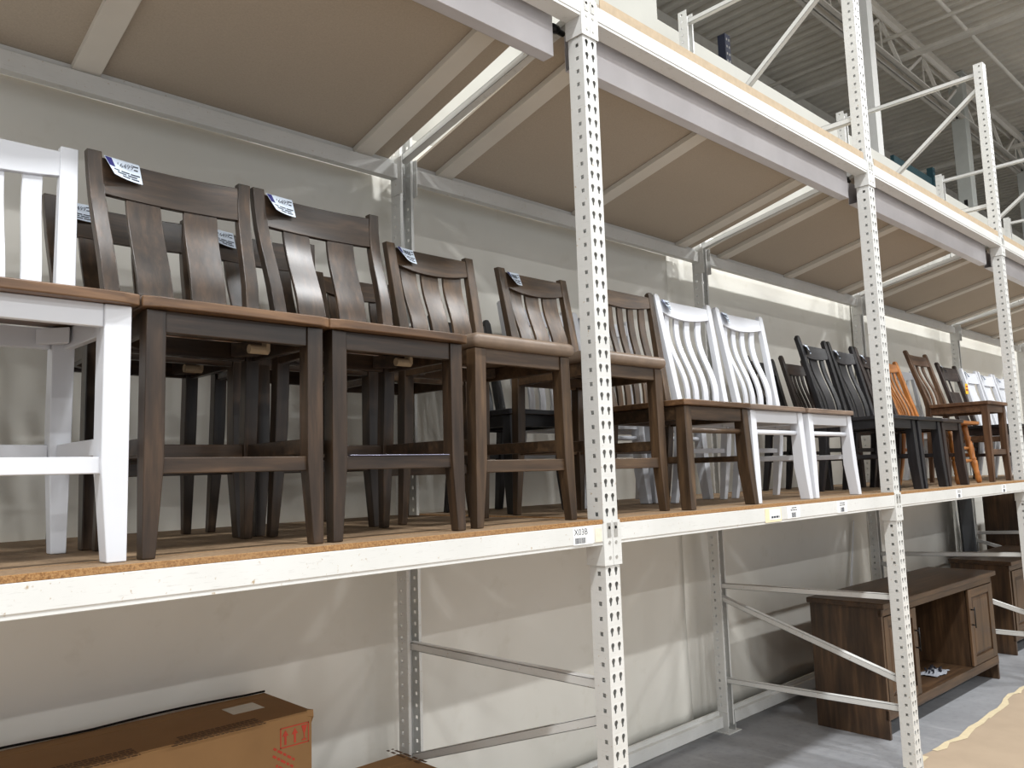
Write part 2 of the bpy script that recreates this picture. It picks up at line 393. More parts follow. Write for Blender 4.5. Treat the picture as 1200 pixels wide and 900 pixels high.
lowB = [(YF, .945, YR, .925), (YF, .49, YR, .85), (YF, .345, YR, .325)]
lowC = [(YF, .955, YR, .91), (YF, .50, YR, .84), (YF, .352, YR, .34)]
upB = [(YF, 3.42, YR, 3.195), (YF, 3.735, YR, 3.73), (YF, 4.735, YR, 3.87), (YF, 4.845, YR, 4.845)]
frame(0, 'white punched rack frame beside the X03B shelf marker', lowA+upB)
frame(BAY, 'white punched rack frame whose low braces cross the end of the brown console', lowB+upB)
frame(2*BAY, 'white punched rack frame between the console and the second sideboard', lowC+upB)
frame(3*BAY, 'white punched rack frame past the row of small white chairs', lowC+upB)
frame(4*BAY, 'last white punched rack frame toward the far siding', lowC+upB)

# ------------------------------------------------------------------ beams, boards, decks
def beam(x, zt, label, y=0.0, rear=False, name='shelf_beam', grp='rack beams', lip=0.0, group=True):
    """step beam between frames at x and x+BAY, face toward the aisle at y"""
    t = empty(name, (x+BAY/2, y, 0)); tag(t, label, 'beam', grp)
    L = BAY/2-.043; h = .071
    dp = .072 if zt > 2 else .04
    pts = [(-.004, zt-h+.012), (-.001, zt-h+.010), (-.001, zt-h), (dp, zt-h), (dp, zt), (-.004, zt)]
    if rear: pts = [(.0, zt-h), (.041, zt-h), (.041, zt+.028), (.026, zt+.028), (.026, zt), (0, zt)]
    part('rail', MB().prism_x(pts, -L, L), 'rack_paint', t, .0015, 1)
    for s in (-1, 1):
        xo = s*BAY/2
        if rear:
            mb = MB().box(min(xo-s*.041, xo-s*.045), max(xo-s*.041, xo-s*.045), -.035, .041, zt-.15, zt+.03).box(min(xo-s*.041, xo), max(xo-s*.041, xo), .046, .049, zt-.15, zt+.03)
            part('connector', mb, 'rack_paint', t)
        else:
            a, b_ = xo-s*.001, xo-s*.043
            pl = [(a, zt-.142), (b_, zt-.142), (b_, zt+.012), (a, zt+.012)]
            mb = MB().prism(pl, -.0065, -.003)
            mb.box(min(b_, b_-s*.004), max(b_, b_-s*.004), -.0065, .075, zt-.142, zt+.002)
            part('connector', mb, 'rack_paint', t)
            for k in (0, 1, 2):
                part('rivet', MB().tube((xo-s*.0175, -.0062, zt-.115+k*.0508), (xo-s*.0175, -.0085, zt-.115+k*.0508), .006, 8), 'plate_steel', t)
            mb = MB().prism([(xo-s*.008, zt-.045), (xo-s*.027, zt-.045), (xo-s*.027, zt+.004), (xo-s*.008, zt+.004)], -.0085, -.0062)
            part('safety_lock', mb, 'plate_steel', t)
    return t
ZL = 1.511; ZT = 3.445; ZR = 3.163
low_lab = ['white shelf beam with the X03B marker under the dark counter chairs', 'white shelf beam with a cream sticker under the white slat chairs',
           'white shelf beam under the black chairs above the console', 'white shelf beam under the small white chairs']
top_lab = ['white upper front beam over the white and walnut counter chairs', 'white upper front beam over the white slat back chairs',
           'white upper front beam over the black chairs', 'white upper front beam over the small white chairs']
BEAM = {}
for k, bx in enumerate((-BAY, 0, BAY, 2*BAY)):
    BEAM[k] = beam(bx, ZL, low_lab[k], grp='lower front beams'); beam(bx, ZT, top_lab[k], grp='upper front beams')
beam(3*BAY, ZT, 'white upper front beam beyond the small white chairs', grp='upper front beams')
rear_lab = ['behind the walnut counter chairs', 'behind the white slat chairs', 'behind the black chairs', 'behind the small white chairs', 'at the far end of the racking']
for k in range(5):
    beam((k-1)*BAY, ZR, 'white upper rear beam carrying the sloping deck '+rear_lab[k], y=1.165, rear=True, grp='upper rear beams')
    if k < 4: beam((k-1)*BAY, 1.48, 'white lower rear beam under the shelf boards '+rear_lab[k], y=1.165, rear=True, grp='lower rear beams')
    beam((k-1)*BAY, .105, 'white beam at floor level along the wall '+['beside the long carton', 'between the first two frames', 'behind the brown console', 'behind the second sideboard', 'at the far end of the racking'][k], y=1.185, rear=True, grp='floor level beams')
# shelf boards of the lower level
where = ['under the walnut counter chairs', 'under the white slat chairs', 'under the black chairs', 'under the small white chairs']
for k in range(4):
    x0 = (k-1)*BAY+.042; x1 = k*BAY-.042
    for nm, y0, y1, lab in (('shelf_board', -.002, .128, 'narrow front strip of particle board '), ('shelf_board', .134, 1.19, 'wide particle board shelf panel ')):
        me = MB().box(x0, x1, y0, y1, ZL, S).mesh(nm, 'particle_board', mat2='board_top', mat2test=lambda p: p.normal.z > .9)
        tag(link(nm, me, None, .0015, 1), lab+where[k], 'shelf board', 'lower shelf boards')
# upper decks: cross supports sloping to the rear and hardboard panels on top
SL = (ZT+.002-(ZR+.002))/(1.19-.005); zsup = lambda y: ZT+.002-SL*(y-.005)
sup_x = [(-2.33, 0), (-1.437, 0), (-.27, 0), (.203, 1), (1.202, 1), (2.226, 1), (2.731, 2), (3.683, 2), (4.63, 2), (5.23, 3), (6.154, 3), (7.25, 3), (7.8, 4), (8.83, 4), (9.75, 4)]
names = ['first', 'second', 'third']
cnt = {}
bayname = ['over the white and walnut counter chairs', 'over the white slat chairs', 'over the black chairs', 'over the small white chairs', 'at the far end of the racking']
for x, k in sup_x:
    i = cnt.get(k, 0); cnt[k] = i+1
    y0, y1 = .006, 1.19; T = .028
    mb = MB().hexa([(x, y0, zsup(y0)), (x+.093, y0, zsup(y0)), (x+.093, y1, zsup(y1)), (x, y1, zsup(y1)), (x, y0, zsup(y0)+T), (x+.093, y0, zsup(y0)+T), (x+.093, y1, zsup(y1)+T), (x, y1, zsup(y1)+T)])
    o = link('deck_support', mb.mesh('deck_support', 'support_paint'), None, .002, 1)
    tag(o, '%s grey white cross support under the upper deck %s' % (names[i], bayname[k]), 'cross support', 'upper deck supports')
for k in range(5):
    x0 = (k-1)*BAY+.072; x1 = k*BAY-.072; y0 = .024; y1 = 1.322 if k < 2 else 1.205; T = .012; zz = lambda y: zsup(y)+.0285
    mb = MB(); nx = 12; rs = []
    for i in range(nx+1):
        x = x0+(x1-x0)*i/nx; sag = 0
        rs.append([(x, y0, zz(y0)), (x, y1, zz(y1)-(.0 if k > 1 else 0)), (x, y1, zz(y1)+T), (x, y0, zz(y0)+T)])
    mb.rings(rs)
    dk = link('upper_deck', mb.mesh('upper_deck', 'hardboard')); tag(dk, 'tan hardboard upper deck panel '+bayname[k], 'deck panel', 'upper deck panels')
    tag(link('edge_strip', MB().box(x0, x1, .0, .004, ZT+.0005, ZT+.046).mesh('edge_strip', 'deck_edge'), None, .001, 1), 'tan wooden edge strip on the upper deck '+bayname[k], 'edge strip', 'upper deck edge strips')
# long pale channel under the front of the upper deck
ch_lab = ['pale metal channel hung below the upper deck over the walnut counter chairs', 'pale metal channel hung below the upper deck over the white slat chairs', 'pale metal channel hung below the upper deck over the black chairs', 'pale metal channel hung below the upper deck past the brown slat chair']
for k in range(4):
    x0 = (k-1)*BAY+.0; t = empty('strip_channel', (x0, 0, 0)); tag(t, ch_lab[k], 'channel', 'channels under the deck front')
    L0, L1 = .028, 2.41; mb = MB().box(L0, L1, .096, .099, 3.237, 3.405).box(L0, L1, .099, .15, 3.237, 3.240).box(L0, L1, .147, .15, 3.237, 3.385)
    part('body', mb, 'channel_metal', t, .001, 1)
    part('end_plate', MB().box(L1-.003, L1+.001, .099, .147, 3.24, 3.39), 'channel_metal', t)
    part('cable', MB().tube((L1, .12, 3.37), (L1+.085, .12, 3.365), .011, 8).tube((L1+.02, .12, 3.37), (L1+.05, .12, 3.37), .017, 8), 'black_metal', t, smooth=True, label='short black cable joint')
    part('hanger', MB().box(.55, .58, .11, .14, 3.39, 3.436), 'plate_steel', t); part('hanger', MB().box(2.05, 2.08, .11, .14, 3.39, 3.436), 'plate_steel', t)

# markers on the lower beams (paper)
def lbl(parent, wx, z, w, h, mat, name, label):
    o = part(name, MB().box(-w/2, w/2, -.0052, -.0041, -h/2, h/2), mat, parent, label=label); o.location = (wx-parent.location.x, 0, z); return o
def print_text(parent, txt, size, mat, x, z, y=-.0056):
    o = link('lettering', text_mesh(txt, size, mat), parent); o.location = (x, y, z); o.rotation_euler = (math.pi/2, 0, 0); return o
def bars(parent, x0, x1, z0, z1, n, seed, mat='ink_dark', y=-.0056):
    r = random.Random(seed); mb = MB(); x = x0
    while x < x1:
        w = r.uniform(.4, 1.3)*(x1-x0)/(2.2*n); mb.box(x, min(x+w, x1), y, y+.0003, z0, z1); x += w*r.uniform(1.5, 2.4)
    return part('barcode', mb, mat, parent)
def lines(parent, x0, x1, z0, z1, rows, seed, mat='ink_dark', y=-.0056, name='small_print', fine=1.0):
    r = random.Random(seed); mb = MB(); dz = (z1-z0)/rows
    for i in range(rows):
        x = x0+r.uniform(0, .2)*(x1-x0)
        while x < x1-.002:
            w = r.uniform(.08, .25)*(x1-x0)*fine; mb.box(x, min(x1, x+w), y, y+.0003, z0+dz*i+dz*.25, z0+dz*i+dz*.75); x += w+.05*(x1-x0)*fine
    return part(name, mb, mat, parent)
a = lbl(BEAM[0], -.150, 1.480, .10, .058, 'label_white', 'shelf_marker', 'white paper marker reading X03B')
print_text(a, 'X03B', .030, 'ink_dark', -.012, .012); bars(a, -.042, .012, -.025, -.006, 12, 3)
lbl(BEAM[0], -.072, 1.476, .035, .045, 'tag_faded', 'sticker_remnant', 'faded cream sticker remnant')
a = lbl(BEAM[1], 1.115, 1.477, .14, .060, 'label_cream', 'shelf_sticker', 'cream shelf sticker')
b2 = part('paper_patch', MB().box(-.035, .06, -.0062, -.0053, -.02, .026), 'label_white', a); lines(b2, -.03, .05, -.018, .0, 1, 5, y=-.0066)
a = lbl(BEAM[1], 1.30, 1.481, .12, .055, 'label_white', 'shelf_marker', 'white paper shelf marker'); lines(a, -.03, .03, .004, .024, 2, 8); bars(a, -.02, .02, -.024, -.002, 7, 9)
a = lbl(BEAM[1], 1.80, 1.479, .11, .055, 'label_white', 'shelf_marker', 'white paper shelf marker'); lines(a, -.03, .03, .004, .024, 2, 18); bars(a, -.02, .02, -.024, -.002, 7, 19)
a = lbl(BEAM[2], 3.49, 1.479, .10, .055, 'label_white', 'shelf_marker', 'white paper shelf marker'); lines(a, -.03, .03, .004, .024, 2, 28); bars(a, -.02, .02, -.024, -.002, 7, 29)
a = lbl(BEAM[2], 4.43, 1.479, .10, .055, 'label_white', 'shelf_marker', 'white paper shelf marker'); lines(a, -.03, .03, .004, .024, 2, 38); bars(a, -.02, .02, -.024, -.002, 7, 39)

# ------------------------------------------------------------------ chairs
STYLE = {}
def sm(t): t = max(0, min(1, t)); return t*t*(3-2*t)
def chair_style(key, **k): STYLE[key] = dict(dict(W=.49, D=.40, sh=.598, H=1.118, lw=.046, st=.027, pad=False, ap=(.518, .571), fs=(.190, .228), ss=(.235, .275),
    rs=(.235, .275), rail=None, crest=.11, arch=.0, rake=.12, slats=2, sw=.105, sgap=None, pw=.042, pt=.035, taper=.016, splay=.0, kick=.02, bow=.018, crest_drop=.004, wb=.9, wt=1.0, spost=.0, sslat=.012, centre=0, fy=0.0, dowel=False,
    frame='walnut', seat='seat_walnut', bevel=.003, plate=False, turned=False, ladder=False, roundtop=.0), **k)
WAL = dict(W=.486, D=.355, rake=.115, kick=.04, dowel=True, wb=.90, wt=1.0, spost=.012, sslat=.014, H=1.10, sw=.10)
chair_style('walnut_counter', **WAL)
chair_style('walnut_counter_plate', **dict(WAL, plate=True))
chair_style('white_counter', lw=.058, slats=4, sw=.047, frame='white', seat='seat_walnut', H=1.10, rake=.10, pw=.048, crest=.085, fs=(.193, .230), arch=.01)
chair_style('brown_padded', W=.47, pad=True, sh=.618, st=.047, ap=(.522, .572), fs=(.172, .212), ss=(.24, .28), rs=(.24, .28), slats=3, sw=.082, crest=.085, arch=.016, frame='brown', seat='leather', D=.425, rake=.085, taper=.018, splay=.01, wb=.875, wt=.915, H=1.035)
DIN = dict(fy=.02, W=.50, D=.405, wb=.90, wt=1.0, sh=.447, st=.024, ap=(.366, .422), fs=None, rail=.322, ss=(.19, .215), rs=(.24, .265), splay=.016, taper=.012, kick=.05, roundtop=.012)
chair_style('brown_slat', **dict(DIN, H=1.03, slats=5, sw=.04, crest=.075, arch=.018, frame='brown', seat='seat_walnut', rake=.095, W=.515))
chair_style('white_slat', **dict(DIN, H=1.035, slats=4, sw=.042, crest=.085, arch=.022, frame='white', seat='seat_gray', rake=.095, sslat=.024, W=.515, wt=1.0))
chair_style('black_splat', **dict(DIN, W=.408, splay=.004, H=.965, sh=.442, slats=3, sw=.04, centre=.10, crest_drop=.028, crest=.085, arch=.012, frame='ebony', seat='ebony_x', rake=.13, rail=None, roundtop=.02, pw=.04))
chair_style('espresso_slat', **dict(DIN, W=.39, splay=.004, H=.965, sh=.44, slats=5, sw=.026, crest_drop=.028, crest=.085, arch=.01, frame='espresso', seat='espresso_x', rake=.13, rail=None, roundtop=.02))
chair_style('black_low', **dict(DIN, W=.39, splay=.004, H=.92, sh=.44, slats=3, sw=.05, crest=.09, frame='ebony', seat='ebony_x', rake=.12, rail=None, roundtop=.02))
chair_style('black_open', **dict(DIN, W=.47, H=.985, sh=.442, slats=1, sw=.17, crest=.12, frame='espresso', seat='ebony_x', rake=.14, rail=None, ladder=True))
chair_style('oak_spindle', **dict(DIN, W=.43, H=.93, sh=.44, slats=5, sw=.022, crest=.07, arch=.01, frame='oak', seat='oak_x', rake=.15, rail=None, turned=True, splay=.045, D=.38, ap=(.40, .425)))
chair_style('tobacco_counter', W=.46, H=1.035, sh=.598, slats=3, sw=.032, crest=.085, frame='tobacco', seat='tobacco_x', rake=.13, fs=(.2, .24), ss=(.3, .34), roundtop=.012, D=.42)
chair_style('white_small', **dict(DIN, W=.42, H=.965, sh=.445, slats=1, sw=.21, crest=.10, frame='white', seat='espresso_x', rake=.11, rail=None))
CH_MESH = {}
def build_style(key):
    """list of (part name, mesh, bevel, smooth segs)"""
    if key in CH_MESH: return CH_MESH[key]
    s = STYLE[key]; W, D, sh, H, lw = s['W'], s['D'], s['sh'], s['H'], s['lw']; out = []
    fz = 'white_paint' if s['frame'] == 'white' else s['frame']+'_z'; fx = 'white_paint' if s['frame'] == 'white' else s['frame']+'_x'
    P = lambda nm, mb, mat, bev=None, seg=2, smooth=False: out.append((nm, mb.mesh(nm, mat, smooth, angle=None if smooth else 35), s['bevel'] if bev is None else bev, seg))
    st = s['st']; zs = sh-st; hx = W/2-.014; sp = s['splay']; tp = s['taper']
    pw, pt = s['pw'], s['pt']; Wb = W*s['wb']; Wt = W*s['wt']      # outer width of the back at the seat and at the top
    def yb(z):
        if z <= sh: return D+s['kick']*(1-z/sh)**1.5
        t = (z-sh)/(H-sh); return D+s['rake']*t-s['spost']*math.sin(2*math.pi*t)
    def ysl(z):
        t = max(0, (z-sh)/(H-sh)); return D+s['rake']*t-s['sslat']*math.sin(2*math.pi*min(1, t*1.12))
    # front legs
    for g in (-1, 1):
        if s['turned']:
            p = (g*(hx+sp-.03), -.01+.03, 0); q = (g*(hx-.05), .07, zs-.002)
            prof = [(0, .014), (.04, .019), (.10, .021), (.16, .017), (.18, .021), (.20, .017), (.32, .023), (.38, .024), (.40, .018), (.42, .024), (.44, .018), (.60, .026), (.70, .024), (.74, .017), (.78, .025), (.82, .018), (.95, .022), (1, .022)]
            P('leg', MB().lathe(p, q, prof), fz, 0, 1, True); continue
        def lev(z, xo, xi, y0, y1):
            a, b_ = g*xo, g*xi; return [(a, y0, z), (b_, y0, z), (b_, y1, z), (a, y1, z)]
        zk = sh*.36
        fy = s['fy']; rs = [lev(0, hx+sp, hx+sp-lw+tp, -fy, lw-tp*.6-fy*.4), lev(zk, hx+sp*.62, hx+sp*.62-lw, -fy*.55, lw), lev(zs-.001, hx, hx-lw, 0, lw)]
        P('leg', MB().rings(rs), fz)
    # back posts run from the floor to the crest
    n = 16
    for g in (-1, 1):
        rs = []
        for i in range(n+1):
            z = H*i/n
            if z < sh: wo = Wb/2-.004+sp*.35*(1-z/sh); w = lw*.9-(tp*(1-z/(sh*.5)) if z < sh*.5 else 0); t = lw*.86-(tp*.7*(1-z/(sh*.5)) if z < sh*.5 else 0)
            else:
                k = (z-sh)/(H-sh); wo = Wb/2+(Wt-Wb)/2*k-.004; w = pw*(1-.06*k); t = pt*(1-.2*k)
            y = yb(z); a, b_ = g*wo, g*(wo-w); rs.append([(a, y-t/2, z), (b_, y-t/2, z), (b_, y+t/2, z), (a, y+t/2, z)])
        if s['roundtop']:
            r = s['roundtop']; (a, y0, z), (b_, _, _), (_, y1, _), _ = rs[-1]; m_ = (a+b_)/2; e = (b_-a)/2
            rs.append([(m_-e*.45, y0+.004, z+r), (m_+e*.45, y0+.004, z+r), (m_+e*.45, y1-.004, z+r), (m_-e*.45, y1-.004, z+r)])
        P('back_post', MB().rings(rs), fz)
    # crest rail
    xi = Wt/2-.004-pw*.93; xb = Wb/2-.004-pw*.95; bow = s['bow']
    yc = lambda x, z: yb(z)+bow*(1-(x/xi)**2)
    xs = [xi*(-1+2*i/10) for i in range(11)]
    zt = H-.012-s['crest_drop']; zc = zt-s['crest']
    P('crest_rail', MB().plate(xs, lambda x: zc+s['arch']*(x/xi)**2, lambda x: zt+(.006 if s['arch'] else .0)*(1-(x/xi)**2), 4, yc, lambda z: pt*.62), fx)
    # slats
    ns, sw = s['slats'], s['sw']
    if s['ladder']:
        P('back_panel', MB().plate([xi*(-.55+1.1*i/4) for i in range(5)], lambda x: sh+.0, lambda x: zc-.10, 8, yc, lambda z: .016), fz)
        P('spindle', MB().plate([-.008, .008], lambda x: zc-.10, lambda x: zc+.01, 4, yc, lambda z: .012), fz)
    else:
        wd = [sw]*ns
        if s['centre']: wd[ns//2] = s['centre']
        gap = (2*xi-sum(wd))/(ns+1); x0 = -xi+gap
        for i in range(ns):
            ww = wd[i]; mb = MB(); nz = 14
            cu = [x0, x0+ww*.33, x0+ww*.67, x0+ww]
            mb.plate(cu, lambda x: sh-.004, lambda x: zc+.024, nz, lambda x, z: ysl(z)+bow*(1-(x/xi)**2), lambda z: .013)
            xm = x0+ww/2
            def squeeze(p):       # the slats stand closer together at the seat than under the crest
                k = max(0, min(1, (p[2]-sh)/(zc-sh))); return (p[0]-xm+xm*(xb/xi+(1-xb/xi)*k), p[1], p[2])
            mb.v = [squeeze(p) for p in mb.v]
            P('slat', mb, fz, .0025); x0 += ww+gap
    # seat
    fw_, rw_ = W/2, W/2*.965; y0, y1 = -.022, D-.020
    if s['pad']:
        mb = MB().hexa([(-fw_, y0, zs), (fw_, y0, zs), (rw_, y1, zs), (-rw_, y1, zs), (-fw_, y0, sh), (fw_, y0, sh), (rw_, y1, sh), (-rw_, y1, sh)])
        out.append(('seat_cushion', mb.mesh('seat_cushion', s['seat'], True), .021, 4))
    else:
        mb = MB(); nx, ny = 12, 8
        for lv in (0, 1):
            for i in range(nx+1):
                u = -1+2*i/nx
                for j in range(ny+1):
                    v = j/ny; hw = fw_+(rw_-fw_)*v; yy = y0+(y1-y0)*v
                    if abs(u) > .99 and j in (0,): yy += .012
                    dip = .006*(1-u*u)*(1-(2*v-1)**4*.55)
                    mb.v.append((u*hw, yy+(-.008*(1-u*u) if j == 0 else 0), (sh-dip) if lv else zs))
        N = (nx+1)*(ny+1); ix = lambda l, i, j: l*N+i*(ny+1)+j
        for i in range(nx):
            for j in range(ny):
                mb.f.append((ix(1,i,j), ix(1,i+1,j), ix(1,i+1,j+1), ix(1,i,j+1))); mb.f.append((ix(0,i,j+1), ix(0,i+1,j+1), ix(0,i+1,j), ix(0,i,j)))
            mb.f.append((ix(0,i,0), ix(0,i+1,0), ix(1,i+1,0), ix(1,i,0))); mb.f.append((ix(1,i,ny), ix(1,i+1,ny), ix(0,i+1,ny), ix(0,i,ny)))
        for j in range(ny):
            mb.f.append((ix(0,0,j+1), ix(0,0,j), ix(1,0,j), ix(1,0,j+1))); mb.f.append((ix(1,nx,j+1), ix(1,nx,j), ix(0,nx,j), ix(0,nx,j+1)))
        P('seat', mb, s['seat'], .004)
    # aprons
    a0, a1 = s['ap']; ax = hx-lw+.001
    if not s['turned']:
        P('apron', MB().box(-ax, ax, .006, .026, a0, a1), fx); P('apron', MB().box(-Wb/2+lw, Wb/2-lw, D-.012, D+.008, a0, a1), fx)
        for g in (-1, 1):
            P('apron', MB().hexa([(g*(hx-.006), lw-.002, a0), (g*(hx-.026), lw-.002, a0), (g*(Wb/2-.03), D-.015, a0), (g*(Wb/2-.01), D-.015, a0), (g*(hx-.006), lw-.002, a1), (g*(hx-.026), lw-.002, a1), (g*(Wb/2-.03), D-.015, a1), (g*(Wb/2-.01), D-.015, a1)]), fx)
            P('corner_block', MB().prism([(0, 0)], 0, 0) if False else MB().hexa([(g*(Wb/2-.035), D-.09, a0+.008), (g*(Wb/2-.095), D-.02, a0+.008), (g*(Wb/2-.075), D-.012, a0+.008), (g*(Wb/2-.03), D-.06, a0+.008), (g*(Wb/2-.035), D-.09, a1-.004), (g*(Wb/2-.095), D-.02, a1-.004), (g*(Wb/2-.075), D-.012, a1-.004), (g*(Wb/2-.03), D-.06, a1-.004)]), fx)
    if s['dowel']:
        out.append(('dowel', MB().tube((.10, .17, zs-.045), (.155, .17, zs-.045), .013, 10).box(.145, .155, .155, .185, zs-.05, zs-.001).mesh('dowel', 'deck_edge'), 0, 1))
    # stretchers
    def xo(z): return hx+sp*(1-z/sh) if sp else hx
    if s['fs']:
        z0, z1 = s['fs']; P('stretcher', MB().box(-(xo(z0)-lw+.004), xo(z0)-lw+.004, .010, .030, z0, z1), fx)
        if s['plate']: P('foot_plate', MB().box(-(xo(z0)-lw-.01), xo(z0)-lw-.01, .004, .031, z1, z1+.0025), 'steel_trim', .0005, 1)
    if s['rail']:
        z = s['rail']; P('round_rail', MB().tube((-(xo(z)-lw+.006), .022, z), (xo(z)-lw+.006, .022, z), .0115, 12), fx, 0, 1, True)
    if s['turned']:
        for z, y_, w_ in ((.16, .045, hx+.01), (.25, .055, hx-.005)):
            P('stretcher', MB().lathe((-w_+.02, y_, z), (w_-.02, y_, z), [(0, .009), (.3, .012), (.5, .016), (.7, .012), (1, .009)]), fx, 0, 1, True)
    z0, z1 = s['ss']
    for g in (-1, 1):
        xf, xr = xo(z0)-lw*.5, Wb/2-lw*.5
        P('stretcher', MB().hexa([(g*(xf-.009), lw-.004, z0), (g*(xf+.009), lw-.004, z0), (g*(xr+.009), yb(z0)-.014, z0), (g*(xr-.009), yb(z0)-.014, z0), (g*(xf-.009), lw-.004, z1), (g*(xf+.009), lw-.004, z1), (g*(xr+.009), yb(z1)-.014, z1), (g*(xr-.009), yb(z1)-.014, z1)]), fx)
    z0, z1 = s['rs']; P('stretcher', MB().box(-(Wb/2-lw+.004), Wb/2-lw+.004, yb(z0)-.009, yb(z0)+.009, z0, z1), fx)
    CH_MESH[key] = (out, yc, zt, zc, xi)
    return CH_MESH[key]
def chair(key, label, cx, yf, group=None, rz=0.0, tagtxt=None, tagside=-1, name='dining_chair'):
    parts, yc, zt, zc, xi = build_style(key)
    c = empty(name, (cx, yf, S+.0008), rz); tag(c, label, 'chair', group)
    for nm, me, bv, seg in parts: link(nm, me, c, bv, seg)
    if tagtxt is not None:
        # paper tag hung on the front of the crest rail, lower left corner curling out
        w, h = (.100, .060) if tagtxt else (.085, .055)
        mb = MB(); nx, nz = 8, 5; r = random.Random(hash(label) % 1000); tilt = r.uniform(-.05, .12)
        x0 = -xi+.004 if tagside < 0 else xi-.004-w
        def tp(u, v):
            x = x0+.012*(1-v)*1.6+u*(w-.012*(1-v)); z = zt+.004-h*(1-v)+tilt*.06*(u-.5)
            y = yc(x, z)-.0125-.004-.026*(1-u)**2*(1-v)-.006*(1-v)
            return (x, y, z)
        for i in range(nx+1):
            for j in range(nz+1): mb.v.append(tp(i/nx, j/nz))
        for i in range(nx):
            for j in range(nz):
                a = i*(nz+1)+j; mb.f.append((a, a+nz+1, a+nz+2, a+1))
        t = link('price_tag', mb.mesh('price_tag', 'tag_paper', True), c); t['label'] = 'white paper price tag with blue corner'
        def on(u0, u1, v0, v1, mb2, k=3):
            b0 = len(mb2.v)
            for i in range(k+1):
                for vv in (v0, v1):
                    p = tp(u0+(u1-u0)*i/k, vv); mb2.v.append((p[0], p[1]-.0012, p[2]))
            for i in range(k):
                a = b0+2*i; mb2.f.append((a, a+2, a+3, a+1))
        mb2 = MB(); on(.02, .2, .5, .97, mb2); link('tag_corner', mb2.mesh('tag_corner', 'ink_navy'), t)
        mb2 = MB()
        for v0, us in ((.34, ((.12, .3), (.36, .62), (.66, .95))), (.22, ((.2, .5), (.55, .85))), (.1, ((.35, .6), (.64, .9))), (.8, ((.8, .95),)), (.62, ((.8, .92),))):
            for u0, u1 in us: on(u0, u1, v0, v0+.06, mb2, 2)
        link('tag_print', mb2.mesh('tag_print', 'ink_dark'), t)
        if tagtxt:
            o = link('lettering', text_mesh(tagtxt, .019, 'ink_dark'), t); p = tp(.52, .68); o.location = (p[0], p[1]-.004, p[2]); o.rotation_euler = (math.pi/2, 0, 0)
        else:
            mb2 = MB()
            for q in range(4): on(.3+.12*q, .3+.12*q+.08, .52, .82, mb2, 1)
            link('tag_figures', mb2.mesh('tag_figures', 'ink_dark'), t)
    return c
F1 = 'chairs along the shelf front'; F2 = 'chairs in the second row'
Y1 = .055
chair('white_counter', 'white counter height chair with brown wooden seat and white slat back', -1.818, Y1, F1, name='counter_chair')
chair('walnut_counter', 'dark walnut counter chair with two wide slats beside the white counter chair', -1.326, Y1, F1, tagtxt='16499', name='counter_chair')
chair('walnut_counter_plate', 'dark walnut counter chair with a metal strip on its foot rail', -.840, Y1, F1, tagtxt='16499', name='counter_chair')
chair('brown_padded', 'brown counter chair with padded tan leather seat beside the walnut chair with foot strip', -.318, Y1+.02, F1, tagtxt='', name='counter_chair')
chair('brown_padded', 'brown counter chair with padded tan leather seat next to a low brown slat chair', .265, Y1+.045, F1, tagtxt='', name='counter_chair')
chair('brown_slat', 'brown dining chair with slat back, brown legs and wooden seat between padded and white chairs', .795, Y1-.01, F1)
chair('white_slat', 'white slat back dining chair with grey brown seat touching the brown dining chair', 1.325, Y1, F1, tagtxt='')
chair('white_slat', 'white slat back dining chair with grey brown seat beside the black chairs', 1.885, Y1+.005, F1, tagtxt='')
chair('black_splat', 'black dining chair with wide centre slat next to the white slat chair', 2.80, Y1-.01, F1, tagtxt='')
chair('black_splat', 'black dining chair with wide centre slat next to an espresso thin slat chair', 3.22, Y1-.01, F1, tagtxt='')
chair('espresso_slat', 'espresso brown dining chair with thin curved slats beside the oak chair', 3.625, Y1-.01, F1, tagtxt='')
chair('oak_spindle', 'golden oak spindle back chair with turned legs', 4.06, Y1+.03, F1)
chair('tobacco_counter', 'brown counter chair with three narrow slats beside the oak spindle chair', 4.66, Y1, F1, name='counter_chair')
yc_ = chair('black_open', 'dark open back chair with a yellow tag', 5.32, Y1, F1, tagtxt='')
o = part('yellow_tag', MB().box(.185, .25, .46, .462, .74, .83), 'tag_yellow', yc_, label='yellow paper tag'); lines(o, .19, .245, .76, .82, 2, 4, 'ink_red', .4585)
chair('white_small', 'small white chair with dark seat next to the dark chair with yellow tag', 5.79, Y1, F1, tagtxt='')
chair('white_small', 'small white chair with dark seat between two other small white chairs', 6.235, Y1, F1, tagtxt='')
chair('white_small', 'small white chair with dark seat at the end of the white trio', 6.68, Y1, F1, tagtxt='')
# second row
Y2 = .62-.08
chair('white_slat', 'white slat back dining chair standing behind the white counter chair', -2.02, Y2+.05, F2)
chair('walnut_counter', 'dark walnut counter chair behind the one beside the white chair', -1.322, Y2-.03, F2, tagtxt='16499', name='counter_chair')
chair('walnut_counter', 'dark walnut counter chair behind the one with the foot strip', -.835, Y2-.03, F2, tagtxt='16499', name='counter_chair')
chair('brown_padded', 'brown counter chair with padded seat in the second row against the wall', -.305, Y2+.07, F2, name='counter_chair')
chair('black_low', 'low black dining chair behind the padded leather chairs', .30, Y2+.08, F2)
chair('white_slat', 'white slat back dining chair behind the brown dining chair', .79, Y2+.08, F2)
chair('white_slat', 'white slat back dining chair behind the other white slat chairs', 1.335, Y2+.08, F2, tagtxt='')
chair('black_low', 'low black dining chair behind the tall white slat chairs', 3.02, Y2+.01, F2)
chair('espresso_slat', 'espresso thin slat chair in the second row behind the black chairs', 3.56, Y2+.03, F2)
chair('white_slat', 'white slat back chair in the second row behind the open back chair', 5.75, Y2+.09, F2, tagtxt='')

